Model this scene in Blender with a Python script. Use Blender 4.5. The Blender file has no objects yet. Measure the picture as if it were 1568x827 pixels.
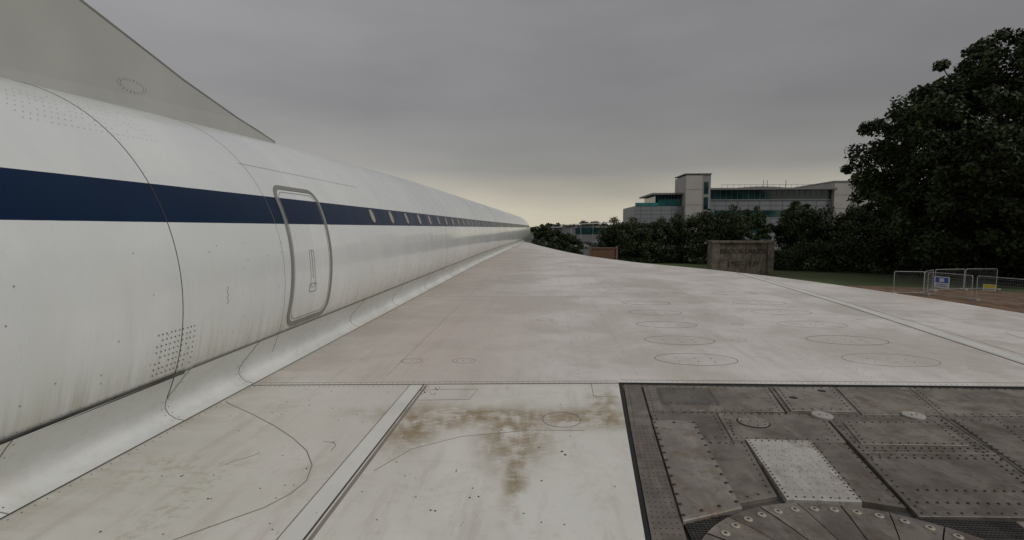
import bpy, math, random
import numpy as np
from mathutils import Vector, Euler, Matrix
random.seed(7); rng=np.random.default_rng(11)
sc=bpy.context.scene
GZ=-4.5
# ------------------------------------------------------------ helpers
def link(o,parent=None):
    sc.collection.objects.link(o)
    if parent: o.parent=parent
    return o
def empty(name):
    return link(bpy.data.objects.new(name,None))
def mesh_obj(name,verts,faces,mat,parent=None,smooth=False):
    me=bpy.data.meshes.new(name); me.from_pydata([tuple(v) for v in verts],[],[tuple(f) for f in faces]); me.update()
    if smooth: me.polygons.foreach_set('use_smooth',[True]*len(me.polygons))
    me.materials.append(mat)
    return link(bpy.data.objects.new(name,me),parent)
class Batch:
    def __init__(s): s.v=[]; s.f=[]
    def add(s,v,f):
        n=len(s.v); s.v+= [tuple(p) for p in v]; s.f+=[tuple(i+n for i in q) for q in f]
    def box(s,x0,x1,y0,y1,z0,z1):
        s.add([(x0,y0,z0),(x1,y0,z0),(x1,y1,z0),(x0,y1,z0),(x0,y0,z1),(x1,y0,z1),(x1,y1,z1),(x0,y1,z1)],
              [(0,3,2,1),(4,5,6,7),(0,1,5,4),(1,2,6,5),(2,3,7,6),(3,0,4,7)])
    def prism(s,poly,z0,z1,bev=0.0):
        n=len(poly); c=(sum(p[0] for p in poly)/n,sum(p[1] for p in poly)/n)
        top=[]
        for p in poly:
            d=math.hypot(p[0]-c[0],p[1]-c[1]) or 1
            k=1-bev/d
            top.append((c[0]+(p[0]-c[0])*k,c[1]+(p[1]-c[1])*k,z1))
        v=[(p[0],p[1],z0) for p in poly]+[(p[0],p[1],z1-bev*.6) for p in poly]+top
        f=[]
        for i in range(n):
            j=(i+1)%n
            f.append((i,j,n+j,n+i)); f.append((n+i,n+j,2*n+j,2*n+i))
        f.append(tuple(range(2*n,3*n))); f.append(tuple(range(n-1,-1,-1)))
        s.add(v,f)
    def tube(s,pts,rad,seg=8):
        rings=[]; 
        for i,p in enumerate(pts):
            p=Vector(p); a=Vector(pts[max(i-1,0)]); b=Vector(pts[min(i+1,len(pts)-1)])
            t=(b-a).normalized(); u=t.orthogonal().normalized(); w=t.cross(u)
            r=rad[i] if hasattr(rad,'__len__') else rad
            rings.append([p+u*math.cos(2*math.pi*k/seg)*r+w*math.sin(2*math.pi*k/seg)*r for k in range(seg)])
        v=[q for r in rings for q in r]; f=[]
        for i in range(len(pts)-1):
            for k in range(seg):
                f.append((i*seg+k,i*seg+(k+1)%seg,(i+1)*seg+(k+1)%seg,(i+1)*seg+k))
        f.append(tuple(range(seg))); f.append(tuple((len(pts)-1)*seg+k for k in range(seg)))
        s.add(v,f)
    def obj(s,name,mat,parent=None,smooth=False): return mesh_obj(name,s.v,s.f,mat,parent,smooth)
# node helpers
def new_mat(name):
    m=bpy.data.materials.new(name); m.use_nodes=True
    return m,m.node_tree.nodes,m.node_tree.links,m.node_tree.nodes['Principled BSDF']
def simple(name,col,rough=.6,metal=0,var=0.15,scale=3.0,bump=0.0,coat=0):
    m,N,L,P=new_mat(name)
    tc=N.new('ShaderNodeTexCoord'); no=N.new('ShaderNodeTexNoise'); no.inputs['Scale'].default_value=scale; no.inputs['Detail'].default_value=6
    L.new(tc.outputs['Object'],no.inputs['Vector'])
    r=N.new('ShaderNodeValToRGB')
    r.color_ramp.elements[0].position=.3; r.color_ramp.elements[1].position=.7
    r.color_ramp.elements[0].color=tuple(c*(1-var) for c in col)+(1,); r.color_ramp.elements[1].color=tuple(min(1,c*(1+var)) for c in col)+(1,)
    L.new(no.outputs['Fac'],r.inputs['Fac']); L.new(r.outputs['Color'],P.inputs['Base Color'])
    P.inputs['Roughness'].default_value=rough; P.inputs['Metallic'].default_value=metal
    P.inputs['Coat Weight'].default_value=coat
    if bump:
        b=N.new('ShaderNodeBump'); b.inputs['Strength'].default_value=bump; b.inputs['Distance'].default_value=.02
        L.new(no.outputs['Fac'],b.inputs['Height']); L.new(b.outputs['Normal'],P.inputs['Normal'])
    return m
class G:
    """small node-graph helper"""
    def __init__(s,m): s.N=m.node_tree.nodes; s.L=m.node_tree.links
    def inp(s,node,i,v):
        if isinstance(v,bpy.types.NodeSocket): s.L.new(v,node.inputs[i])
        else: node.inputs[i].default_value=v
    def math(s,op,a,b=0.0,c=None,clamp=False):
        n=s.N.new('ShaderNodeMath'); n.operation=op; n.use_clamp=clamp
        s.inp(n,0,a); s.inp(n,1,b)
        if c is not None: s.inp(n,2,c)
        return n.outputs[0]
    def sstep(s,x,a,b,o0=0.0,o1=1.0):
        n=s.N.new('ShaderNodeMapRange'); n.interpolation_type='SMOOTHSTEP'
        s.inp(n,0,x); n.inputs[1].default_value=a; n.inputs[2].default_value=b; n.inputs[3].default_value=o0; n.inputs[4].default_value=o1
        return n.outputs[0]
    def noise(s,vec,scale,detail=5,rough=.55,sc3=None,dist=0):
        if sc3:
            mp=s.N.new('ShaderNodeMapping'); s.L.new(vec,mp.inputs[0]); mp.inputs['Scale'].default_value=sc3; vec=mp.outputs[0]
        n=s.N.new('ShaderNodeTexNoise'); s.L.new(vec,n.inputs['Vector']); n.inputs['Scale'].default_value=scale
        n.inputs['Detail'].default_value=detail; n.inputs['Roughness'].default_value=rough; n.inputs['Distortion'].default_value=dist
        return n.outputs['Fac']
    def cell(s,vec,sc3,off=(0,0,0)):
        mp=s.N.new('ShaderNodeMapping'); s.L.new(vec,mp.inputs[0]); mp.inputs['Scale'].default_value=sc3; mp.inputs['Location'].default_value=off
        fl=s.N.new('ShaderNodeVectorMath'); fl.operation='FLOOR'; s.L.new(mp.outputs[0],fl.inputs[0])
        w=s.N.new('ShaderNodeTexWhiteNoise'); s.L.new(fl.outputs[0],w.inputs[0]); return w.outputs[0]
    def mix(s,f,a,b,bt='MIX'):
        n=s.N.new('ShaderNodeMix'); n.data_type='RGBA'; n.blend_type=bt
        s.inp(n,0,f)
        for i,v in ((6,a),(7,b)):
            if isinstance(v,tuple): n.inputs[i].default_value=v+(1,) if len(v)==3 else v
            else: s.L.new(v,n.inputs[i])
        return n.outputs[2]
    def ell(s,x,y,cx,cy,rx,ry,soft=.6):
        dx=s.math('DIVIDE',s.math('SUBTRACT',x,cx),rx); dy=s.math('DIVIDE',s.math('SUBTRACT',y,cy),ry)
        d=s.math('SQRT',s.math('ADD',s.math('MULTIPLY',dx,dx),s.math('MULTIPLY',dy,dy)))
        return s.sstep(d,1-soft,1+soft,1.0,0.0)
# ------------------------------------------------------------ materials
def paint_fuselage():
    m,N,L,P=new_mat('fuselage_paint'); g=G(m)
    tc=N.new('ShaderNodeTexCoord'); o=tc.outputs['Object']
    sp=N.new('ShaderNodeSeparateXYZ'); L.new(o,sp.inputs[0]); X,Y,Z=sp.outputs
    big=g.noise(o,.9,5,.6); col=g.mix(g.sstep(big,.35,.7),(.655,.675,.68),(.725,.74,.735))
    pc=g.cell(o,(0,.68,0),(0,.15,0)); col=g.mix(1.0,col,g.mix(pc,(.94,.945,.95),(1.02,1.02,1.01)),'MULTIPLY')
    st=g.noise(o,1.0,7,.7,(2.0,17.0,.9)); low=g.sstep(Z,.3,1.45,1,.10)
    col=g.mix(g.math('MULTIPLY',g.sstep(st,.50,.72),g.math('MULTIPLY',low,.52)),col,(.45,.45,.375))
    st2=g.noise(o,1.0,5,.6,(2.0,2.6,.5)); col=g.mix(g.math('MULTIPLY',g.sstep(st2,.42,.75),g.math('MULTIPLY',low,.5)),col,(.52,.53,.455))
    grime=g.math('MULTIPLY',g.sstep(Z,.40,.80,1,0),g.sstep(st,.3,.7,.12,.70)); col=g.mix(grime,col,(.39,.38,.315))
    sm_=g.noise(o,3.5,7,.75,dist=1.0); col=g.mix(g.sstep(sm_,.58,.72,0,.22),col,(.47,.47,.42))
    sp1=g.noise(o,55,3,.6); spm=g.noise(o,1.7,2)
    col=g.mix(g.math('MULTIPLY',g.sstep(sp1,.69,.74),g.sstep(spm,.48,.62,0,.7)),col,(.22,.20,.16))
    zz=g.math('ADD',Z,g.math('MULTIPLY',g.math('SUBTRACT',g.noise(o,7,3),.5),.003))
    sm=g.math('MULTIPLY',g.math('GREATER_THAN',zz,1.54),g.math('LESS_THAN',zz,1.815))
    col=g.mix(sm,col,g.mix(g.sstep(big,.3,.7),(.0015,.0125,.040),(.0025,.018,.054)))
    L.new(col,P.inputs['Base Color'])
    L.new(g.sstep(st2,.3,.8,.24,.38),P.inputs['Roughness']) 
    inv=g.math('SUBTRACT',1.0,g.math('MULTIPLY',sm,.72))
    L.new(g.math('MULTIPLY',inv,.45),P.inputs['Specular IOR Level'])
    L.new(g.math('MULTIPLY',inv,.45),P.inputs['Coat Weight']); P.inputs['Coat Roughness'].default_value=.06
    b=N.new('ShaderNodeBump'); b.inputs['Strength'].default_value=.45; b.inputs['Distance'].default_value=.012
    L.new(g.noise(o,1.0,2,.5,(1.5,2.2,1.2)),b.inputs['Height']); L.new(b.outputs[0],P.inputs['Normal'])
    return m
def paint_wing():
    m,N,L,P=new_mat('wing_paint'); g=G(m)
    tc=N.new('ShaderNodeTexCoord'); o=tc.outputs['Object']
    sp=N.new('ShaderNodeSeparateXYZ'); L.new(o,sp.inputs[0]); X,Y,Z=sp.outputs
    aft=g.sstep(Y,4.75,4.85,1,0)
    big=g.noise(o,.55,7,.65,dist=.4); med=g.noise(o,2.1,9,.78,dist=.8)
    front=g.mix(g.sstep(big,.38,.62),(.56,.515,.475),(.705,.67,.635))
    back=g.mix(g.sstep(big,.38,.62),(.65,.64,.585),(.75,.74,.70))
    col=g.mix(aft,front,back)
    pc=g.cell(o,(.55,.30,0),(.2,.34,0)); col=g.mix(1.0,col,g.mix(pc,(.93,.925,.92),(1.03,1.03,1.03)),'MULTIPLY')
    col=g.mix(g.sstep(med,.50,.66,0,.40),col,(.48,.425,.375))
    med2=g.noise(o,6.5,8,.8); col=g.mix(g.sstep(med2,.54,.68,0,.32),col,(.45,.395,.34))
    st=g.noise(o,1.0,7,.72,(6.0,.7,1)); col=g.mix(g.sstep(st,.5,.68,0,.45),col,(.48,.43,.38))
    st3=g.noise(o,1.0,6,.75,(.5,5.0,1)); col=g.mix(g.sstep(st3,.55,.75,0,.3),col,(.48,.44,.38))
    col=g.mix(g.math('MULTIPLY',g.ell(X,Y,-1.1,7.5,.9,3.5,.7),g.sstep(big,.3,.7,.15,.6)),col,(.54,.45,.39))
    col=g.mix(g.math('MULTIPLY',g.ell(X,Y,-1.7,22,1.3,15,.8),.55),col,(.42,.36,.31))
    col=g.mix(g.math('MULTIPLY',g.sstep(X,-2.85,-2.35,1,0),g.sstep(st3,.3,.7,.1,.7)),col,(.40,.37,.31))
    n2=g.noise(o,3.2,8,.7); n3=g.noise(o,13,6,.75)
    a=g.ell(X,Y,-.98,3.75,.20,.42,.7)
    for (cx,cy,rx,ry) in [(-.50,3.98,.85,.17),(-.22,3.62,.24,.48),(.35,3.98,.45,.20),(-.17,3.15,.07,.55),(-.78,3.92,.3,.25),(.5,4.3,.12,.35)]:
        a=g.math('MAXIMUM',a,g.ell(X,Y,cx,cy,rx,ry,.75))
    a=g.math('MULTIPLY',a,g.math('MULTIPLY',g.sstep(n2,.34,.54),g.sstep(n3,.30,.55,.35,1)))
    a2=g.math('MAXIMUM',g.ell(X,Y,-2.0,2.6,.10,.40,.9),g.ell(X,Y,-2.35,2.9,.25,.2,.9)); a2=g.math('MULTIPLY',a2,g.math('MULTIPLY',g.sstep(n3,.47,.62),.45))
    col=g.mix(g.math('MULTIPLY',a,.92),col,(.27,.20,.10)); col=g.mix(a2,col,(.30,.27,.12))
    s1=g.noise(o,30,4,.65); s2=g.noise(o,1.3,3)
    col=g.mix(g.math('MULTIPLY',g.sstep(s1,.67,.72),g.sstep(s2,.42,.60,0,.85)),col,(.22,.18,.13))
    s4=g.noise(o,1.0,5,.65,(30,8,1)); col=g.mix(g.math('MULTIPLY',g.sstep(s4,.64,.70),.45),col,(.36,.32,.27))
    L.new(col,P.inputs['Base Color']); L.new(g.sstep(n2,.3,.7,.36,.62),P.inputs['Roughness'])
    b=N.new('ShaderNodeBump'); b.inputs['Strength'].default_value=.45; b.inputs['Distance'].default_value=.01
    L.new(g.noise(o,1.6,6,.6),b.inputs['Height']); L.new(b.outputs[0],P.inputs['Normal'])
    return m
def metal(name,c0,c1,rough=.5,met=.25,scale=2.2,streak=.4,dirt=1.0,isl=1.0):
    m,N,L,P=new_mat(name); g=G(m)
    tc=N.new('ShaderNodeTexCoord'); o=tc.outputs['Object']
    n1=g.noise(o,scale,7,.65,dist=.5); n2=g.noise(o,1.0,6,.7,(14,2.5,1)); n3=g.noise(o,14,5,.7); n4=g.noise(o,5.5,7,.75)
    col=g.mix(g.sstep(n1,.38,.62),c0,c1)
    col=g.mix(g.sstep(n2,.48,.68,0,streak),col,tuple(c*1.45 for c in c1))
    col=g.mix(g.sstep(n4,.48,.64,0,.62*dirt),col,(c0[0]*.80,c0[1]*.64,c0[2]*.48))
    col=g.mix(g.sstep(n3,.55,.68,0,.55*dirt),col,tuple(c*.45 for c in c0))
    rnd=N.new('ShaderNodeNewGeometry').outputs['Random Per Island']
    col=g.mix(isl,col,g.mix(rnd,(.74,.73,.72),(1.25,1.22,1.19)),'MULTIPLY')
    L.new(col,P.inputs['Base Color']); P.inputs['Metallic'].default_value=met
    L.new(g.sstep(n1,.3,.7,rough-.12,rough+.12),P.inputs['Roughness'])
    b=N.new('ShaderNodeBump'); b.inputs['Strength'].default_value=.5; b.inputs['Distance'].default_value=.008
    L.new(g.noise(o,4,5,.65),b.inputs['Height']); L.new(b.outputs[0],P.inputs['Normal'])
    return m
def leaf_mat(name,c0,c1):
    m,N,L,P=new_mat(name); g=G(m)
    tc=N.new('ShaderNodeTexCoord'); o=tc.outputs['Object']
    rnd=N.new('ShaderNodeNewGeometry').outputs['Random Per Island']
    col=g.mix(rnd,c0,c1); col=g.mix(g.sstep(g.noise(o,.35,4),.35,.7,0,.8),col,tuple(x*.6 for x in c0))
    L.new(col,P.inputs['Base Color']); P.inputs['Roughness'].default_value=.65
    P.inputs['Specular IOR Level'].default_value=.25
    return m
M_fus=paint_fuselage(); M_wing=paint_wing()
M_fin=simple('fin_paint',(.40,.405,.38),.5,var=.07,scale=1.3)
M_fillet=metal('fillet_paint',(.62,.635,.62),(.70,.715,.705),.36,0,1.6,.0,.25,.0)
M_seam=simple('seam_sealant',(.065,.055,.048),.8)
M_seaml=simple('faint_seam',(.24,.215,.185),.8)
M_black=simple('black_gap_and_shadow',(.010,.010,.011),.7)
M_frame=simple('door_frame_grey',(.20,.20,.185),.5,var=.12)
M_glass=simple('cabin_glass_reflection',(.32,.31,.27),.15,var=.35,scale=1.0)  # tan reflection painted into the pane colour
M_nac=metal('nacelle_metal',(.132,.115,.098),(.215,.193,.170))
M_nacd=metal('nacelle_dark',(.045,.043,.04),(.09,.085,.08))
M_plate=metal('pale_plate',(.36,.345,.325),(.45,.435,.415),.45,.1,isl=.3)
M_plate2=metal('riveted_plate',(.20,.178,.155),(.285,.26,.233),isl=.5)
M_rivet=simple('rivet_dark',(.040,.033,.027),.5,.3)
M_ring=simple('fastener_pale',(.42,.385,.32),.4,.3)
M_strip=simple('pale_strip_paint',(.68,.67,.63),.45,var=.08,scale=2)
# ------------------------------------------------------------ AIRLINER
air=empty('supersonic_airliner')
def lerp_tab(t,y):
    if y<=t[0][0]: return t[0][1]
    for (a,va),(b,vb) in zip(t,t[1:]):
        if y<=b:
            k=(y-a)/(b-a); return va+(vb-va)*k
    return t[-1][1]
T_bt=[(-16,.55),(-8,1.05),(0,1.40),(3.5,1.569),(7.3,1.706),(11.3,1.805),(17,1.86),(23,1.884),(62,1.884),(70,1.7),(78,1.1),(84,.35)]
T_bb=[(-16,.2),(-8,1.0),(0,1.55),(4,1.65),(60,1.65),(70,1.5),(78,1.0),(84,.3)]
T_a=[(-16,.3),(-8,.95),(0,1.38),(3,1.44),(60,1.44),(70,1.30),(78,.85),(84,.22)]
T_cx=[(22,-4.04),(50,-3.55),(75,-3.25),(84,-3.2)]
def smoothtab(t,y): return sum(lerp_tab(t,y+d) for d in (-1.5,-.75,0,.75,1.5))/5
CZ=1.007
def S(y): return smoothtab(T_cx,y),smoothtab(T_a,y),smoothtab(T_bt,y),smoothtab(T_bb,y)
ys=list(np.arange(-16,-4,1.0))+list(np.arange(-4,26,.5))+list(np.arange(26,84.01,1.0))
TH=112; V=[];F=[]
for y in ys:
    cx,a,bt,bb=S(y)
    for k in range(TH):
        th=2*math.pi*k/TH
        x=a*math.sin(th); z=CZ+(bt if math.cos(th)>0 else bb)*math.cos(th)
        if z<.41 and -9<y<56:
            d=min(.3,(.41-z)*1.0)*(1 if x>0 else -1)
            if abs(x)>.5: x-=d
        V.append((cx+x,y,z))
for i in range(len(ys)-1):
    for k in range(TH):
        F.append((i*TH+k,(i+1)*TH+k,(i+1)*TH+(k+1)%TH,i*TH+(k+1)%TH))
F.append(tuple(range(TH))); F.append(tuple((len(ys)-1)*TH+k for k in range(TH-1,-1,-1)))
mesh_obj('fuselage',V,F,M_fus,air,True)
def fs(y,z):
    cx,a,bt,bb=S(y); b=bt if z>CZ else bb
    q=max(-1,min(1,(z-CZ)/b)); x=a*math.sqrt(max(0,1-q*q))
    n=Vector((x/a/a,0,(z-CZ)/b/b)); n.normalize()
    return Vector((cx+x,y,z)),n
def fth(y,th):
    cx,a,bt,bb=S(y); c=math.cos(th); b=bt if c>0 else bb
    p=Vector((cx+a*math.sin(th),y,CZ+b*c)); n=Vector((math.sin(th)/a,0,c/b)).normalized()
    return p,n
def ribbon(B,pn,w,off=.003,h=0.0,closed=False):
    n=len(pn); v=[];f=[]
    for i,(p,nn) in enumerate(pn):
        if closed: a=pn[i-1][0]; b=pn[(i+1)%n][0]
        else: a=pn[max(i-1,0)][0]; b=pn[min(i+1,n-1)][0]
        t=(b-a).normalized(); s_=t.cross(nn).normalized()*w/2
        base=p-nn*.002; top=p+nn*(off+h)
        v+=[base-s_,top-s_,top+s_,base+s_]
    for i in range(n if closed else n-1):
        j=(i+1)%n
        for k in range(3): f.append((4*i+k,4*j+k,4*j+k+1,4*i+k+1))
    B.add(v,f)
UP=Vector((0,0,1))
def wl(B,pts,w=.006,z=0.0,off=.002,closed=False,h=0):
    pn=[]
    for (x0,y0),(x1,y1) in zip(pts,pts[1:]+([pts[0]] if closed else [])):
        m=max(1,int(math.hypot(x1-x0,y1-y0)/.6))
        for k in range(m): pn.append((Vector((x0+(x1-x0)*k/m,y0+(y1-y0)*k/m,z)),UP))
    if not closed: pn.append((Vector((pts[-1][0],pts[-1][1],z)),UP))
    ribbon(B,pn,w,off,h,closed)
def dots(B,pts,r=.006,z=0.0,h=.003,seg=6):
    for (x,y) in pts:
        v=[(x+r*math.cos(6.283*k/seg),y+r*math.sin(6.283*k/seg),z-.001) for k in range(seg)]+[(x+.6*r*math.cos(6.283*k/seg),y+.6*r*math.sin(6.283*k/seg),z+h) for k in range(seg)]
        f=[(k,(k+1)%seg,seg+(k+1)%seg,seg+k) for k in range(seg)]+[tuple(range(seg,2*seg))]
        B.add(v,f)
def fdots(B,yz,r=.005):
    for (y,z) in yz:
        p,n=fs(y,z); u=Vector((0,1,0)); w=n.cross(u)
        v=[p+n*.003+u*r*math.cos(6.283*k/6)+w*r*math.sin(6.283*k/6) for k in range(6)]
        B.add(v,[tuple(range(6))])
def along(p,q,step,jit=0):
    L_=math.hypot(q[0]-p[0],q[1]-p[1]); n=max(1,int(L_/step))
    return [(p[0]+(q[0]-p[0])*k/n+random.uniform(-jit,jit),p[1]+(q[1]-p[1])*k/n+random.uniform(-jit,jit)) for k in range(n+1)]
# fillet (concave shell)
prof=[(-2.695,.425),(-2.735,.385),(-2.80,.31),(-2.87,.235),(-2.925,.165),(-2.94,.105),(-2.915,.055),(-2.865,.018),(-2.80,.006)]
fy=list(np.arange(-8,26,.5))+list(np.arange(26,57,1.0)); V=[];F=[]
for y in fy:
    dx=smoothtab(T_cx,y)+4.04
    k=1 if y<40 else max(.5,1-(y-40)/34)
    for (x,z) in prof: V.append((x+dx,y,z*k if z>.01 else z))
n=len(prof)
for i in range(len(fy)-1):
    for k in range(n-1): F.append((i*n+k,i*n+k+1,(i+1)*n+k+1,(i+1)*n+k))
mesh_obj('wing_root_fillet',V,F,M_fillet,air,True)
fb=Batch(); fbk=Batch(); fr_=Batch()
def filj(y0,w=.006,lean=.1,B=fb):
    dx=smoothtab(T_cx,y0)+4.04
    pn=[]
    for i,(x,z) in enumerate(prof):
        a=prof[max(i-1,0)]; b=prof[min(i+1,n-1)]
        t=Vector((b[0]-a[0],0,b[1]-a[1])).normalized(); nn=Vector((-t.z,0,t.x)); 
        if nn.x<0: nn=-nn
        pn.append((Vector((x+dx,y0+lean*(.42-z),z)),nn))
    ribbon(B,pn,w,.003)
    return pn
for y0 in (2.35,3.66,4.62,7.45,9.6,12.2,15.5,19,24,30):
    pn=filj(y0)
    if y0<10:
        for (p,nn) in pn[1:-1]:
            for dy in (-.035,.035):
                u=Vector((0,1,0)); w=nn.cross(u); q=p+u*dy+nn*.003
                fr_.add([q+u*.005*math.cos(6.283*k/5)+w*.005*math.sin(6.283*k/5) for k in range(5)],[tuple(range(5))])
def frame_seam(B,y0,th0=.05,th1=2.05,w=.006):
    ribbon(B,[fth(y0,th0+(th1-th0)*k/40) for k in range(41)],w,.002)
sb=Batch(); sl=Batch()
frame_seam(sb,3.5,w=.006)
for y0 in (4.95,13.5,20.5,28,36,45): frame_seam(sl,y0,w=.003)
frame_seam(sl,.9)
ribbon(sl,[fs(y,2.13) for y in np.arange(4.9,8,.3)],.003,.002)
ribbon(sl,[fs(y,.44) for y in np.arange(3.7,50,.5)],.005,.002)
ribbon(fbk,[fs(y,.425) for y in np.arange(-3,3.61,.3)],.026,.006)
sb.obj('frame_seam',M_seam,air); sl.obj('skin_laps',M_seaml,air)
fb.obj('fillet_joints',M_seaml,air); fbk.obj('fillet_gap_strip',M_nacd,air); fr_.obj('fillet_fasteners',M_seam,air)
cb=Batch(); c2_=Batch()
ribbon(c2_,[fs(4.02+.01*math.sin(k*2.1),1.02-.14*k/8) for k in range(9)],.004,.002)
fdots(cb,[(y+random.uniform(-.004,.004),z) for y in np.arange(3.27,3.64,.040) for z in np.arange(.49,.79,.040) if random.random()>.10],.0062)
fdots(cb,[(y,.455) for y in np.arange(-2,3.6,.06)],.0035)
fdots(cb,[(y,.455) for y in np.arange(3.75,12,.09)],.0035)
fdots(c2_,[(random.uniform(1.6,5),random.uniform(.4,1.4)) for _ in range(34)],.005)
for y in np.arange(2.85,3.95,.045):
    for th in np.arange(.48,.76,.042):
        if random.random()>.2:
            p,nn=fth(y,th); u=Vector((0,1,0)); w=nn.cross(u)
            c2_.add([p+nn*.003+u*.0042*math.cos(6.283*k/5)+w*.0042*math.sin(6.283*k/5) for k in range(5)],[tuple(range(5))])
for y in (3.45,3.55,4.9,5.0):
    for th in np.arange(.3,1.95,.033):
        p,nn=fth(y,th)
        if abs(p.z-1.68)<.15: continue
        u=Vector((0,1,0)); w=nn.cross(u)
        c2_.add([p+nn*.002+u*.0022*math.cos(6.283*k/4)+w*.0022*math.sin(6.283*k/4) for k in range(4)],[(0,1,2,3)])
cb.obj('fuselage_rivets',M_seam,air); c2_.obj('fuselage_marks',M_seaml,air)
# door
def door_pts(y0,y1,z0,z1,r,shear=.14,n=8):
    pts=[]
    for (cy,cz,a0) in ((y1-r,z1-r,0),(y0+r,z1-r,90),(y0+r,z0+r,180),(y1-r,z0+r,270)):
        for k in range(n+1):
            a=math.radians(a0+90*k/n); pts.append((cy+r*math.cos(a),cz+r*math.sin(a)))
    out=[]
    for i in range(len(pts)):
        p=pts[i]; q=pts[(i+1)%len(pts)]
        m=max(1,int(math.hypot(q[0]-p[0],q[1]-p[1])/.08))
        for k in range(m): out.append((p[0]+(q[0]-p[0])*k/m,p[1]+(q[1]-p[1])*k/m))
    return [fs(y+shear*(z-1.2)/1.43,z) for (y,z) in out]
db=Batch(); ribbon(db,door_pts(5.12,6.08,.49,1.93,.15),.048,.006,.002,True); db.obj('door_frame',M_frame,air)
d2=Batch(); ribbon(d2,door_pts(5.17,6.03,.54,1.88,.12),.005,.004,0,True)
ribbon(d2,door_pts(5.52,5.62,.84,1.25,.02,.0),.004,.004,0,True); ribbon(d2,door_pts(5.49,5.65,.79,.88,.02,.0),.005,.005,0,True)
ribbon(d2,[fs(5.57,1.24-.05*k) for k in range(7)],.006,.004)
d2.obj('door_panel_lines',M_seaml,air)
# windows
wb=Batch(); wr=Batch()
y=7.93; 
while y<66:
    ww,hh=.078,.098
    pts=[fs(y+ww*math.copysign(abs(math.cos(t))**.7,math.cos(t)),1.685+hh*math.copysign(abs(math.sin(t))**.7,math.sin(t))) for t in np.linspace(0,2*math.pi,17)[:-1]]
    wb.add([p+nn*.004 for p,nn in pts],[tuple(range(16))])
    ribbon(wr,pts,.014,.006,.002,True)
    y+=.99
wb.obj('cabin_windows',M_glass,air); wr.obj('window_surrounds',simple('window_rim',(.30,.29,.25),.4),air)
# fin
fin=[(7.75,2.66),(7.52,2.77),(7.09,2.85),(6.6,2.93),(6.17,3.02),(5.6,3.14),(5.15,3.26),(4.61,3.40),(4.34,3.47),(3.6,3.72),(2.6,4.2),(1,5.4),(-1.5,7.8),(-4,10.6),(-6.5,10.6),(-8.5,5.5),(-9.5,1.6),(0,1.9),(6,2.2)]
nf=len(fin); V=[]
for sx in (-1,1):
    for i,(y,z) in enumerate(fin):
        t=.10 if i>13 else .012
        V.append((-4.04+sx*t,y,z))
F=[tuple(range(nf-1,-1,-1)),tuple(range(nf,2*nf))]
for i in range(nf): j=(i+1)%nf; F.append((i,j,nf+j,nf+i))
mesh_obj('tail_fin',V,F,M_fin,air)
le=Batch(); le.tube([(-4.04,y,z+.004) for y,z in fin[1:14]],.018,8); le.obj('fin_leading_edge',M_frame,air,True)
fd=Batch()
for k in range(22):
    a=6.283*k/22
    for rr in (.17,.14):
        p=Vector((-3.925,4.75+rr*math.cos(a),2.84+.35*rr*math.sin(a)))
        fd.add([p+Vector((0,.006*math.cos(q),.006*math.sin(q))) for q in (0,1.57,3.14,4.71)],[(0,1,2,3)])
fd.obj('fin_fasteners',M_seam,air)
# wing
LE=[(8.75,5.3),(8.72,7.2),(8.55,8.7),(8.41,9.48),(8.3,10.4),(8.21,11.29),(7.9,13.0),(7.52,14.66),(6.9,16.7),(5.99,18.8),(5.2,20.3),(4.18,22.12),(3.2,24.7),(2.28,27.62),(1.45,31.5),(.69,35.87),(-.35,42.5),(-1.3,49.5),(-1.9,53.5),(-2.35,57)]
root=[(-2.25,57),(-2.35,50),(-2.6,38),(-2.83,28),(-2.85,22),(-2.85,4.62)]
aft=[(.73,4.92),(4.6,5.05)]
def slab(name,poly,z0,z1,mat,edge=None):
    b=Batch(); n=len(poly)
    v=[(x,y,z1) for x,y in poly]+[(x,y,z0) for x,y in poly]
    f=[tuple(range(n)),tuple(range(2*n-1,n-1,-1))]+[(i,n+i,n+(i+1)%n,(i+1)%n) for i in range(n)]
    b.add(v,f); return b.obj(name,mat,air)
slab('wing_forward',list(LE)+root+aft,-.16,0,M_wing)
nb=Batch(); nb.tube([(x,y,-.075) for x,y in LE],.075,12); nb.obj('leading_edge',M_strip,air,True)
slab('wing_aft_inner',[(-2.85,4.605),(-2.85,-4),(.30,-4),(.41,1.5),(.715,4.905)],-.16,-.0005,M_wing)
slab('wing_aft_outer',[(5.05,5.04),(8.75,5.28),(8.75,-4),(4.8,-4)],-.16,-.0005,M_wing)
slab('wing_underside',[(-2.9,-4),(8.6,-4),(8.6,8.5),(7.3,14),(3,24),(0,35),(-2.6,50)],-.45,-.17,M_strip)
lb=Batch(); ll=Batch(); bk=Batch(); stp=Batch(); rv=Batch(); rvl=Batch()
pn=[(Vector((smoothtab(T_cx,y)+4.04-2.80,y,.004)),UP) for y in np.arange(-3,55,1.0)]; ribbon(lb,pn,.010,.002)
dots(rv,[(-2.755,y) for y in np.arange(2,16,.07)],.004)
wl(lb,[(-2.85,4.615),(.72,4.915)],.009); wl(ll,[(-2.80,4.69),(.72,4.985)],.006); wl(bk,[(.72,4.915),(5.1,5.05)],.03,off=.003); wl(ll,[(.75,5.02),(8.6,5.32)],.008)  # wide black strip is a painted shadow along the ledge ahead of the deck
dots(rv,along((-2.78,4.655),(.7,4.95),.05),.0045); dots(rv,along((.8,4.985),(5,5.10),.05),.0045)
dots(rv,along((-2.78,4.57),(-1.3,4.69),.045),.005)
wl(stp,[(-1.22,-3),(-1.22,4.70)],.12,off=.003); stp.obj('sealing_strip',M_strip,air)
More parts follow.
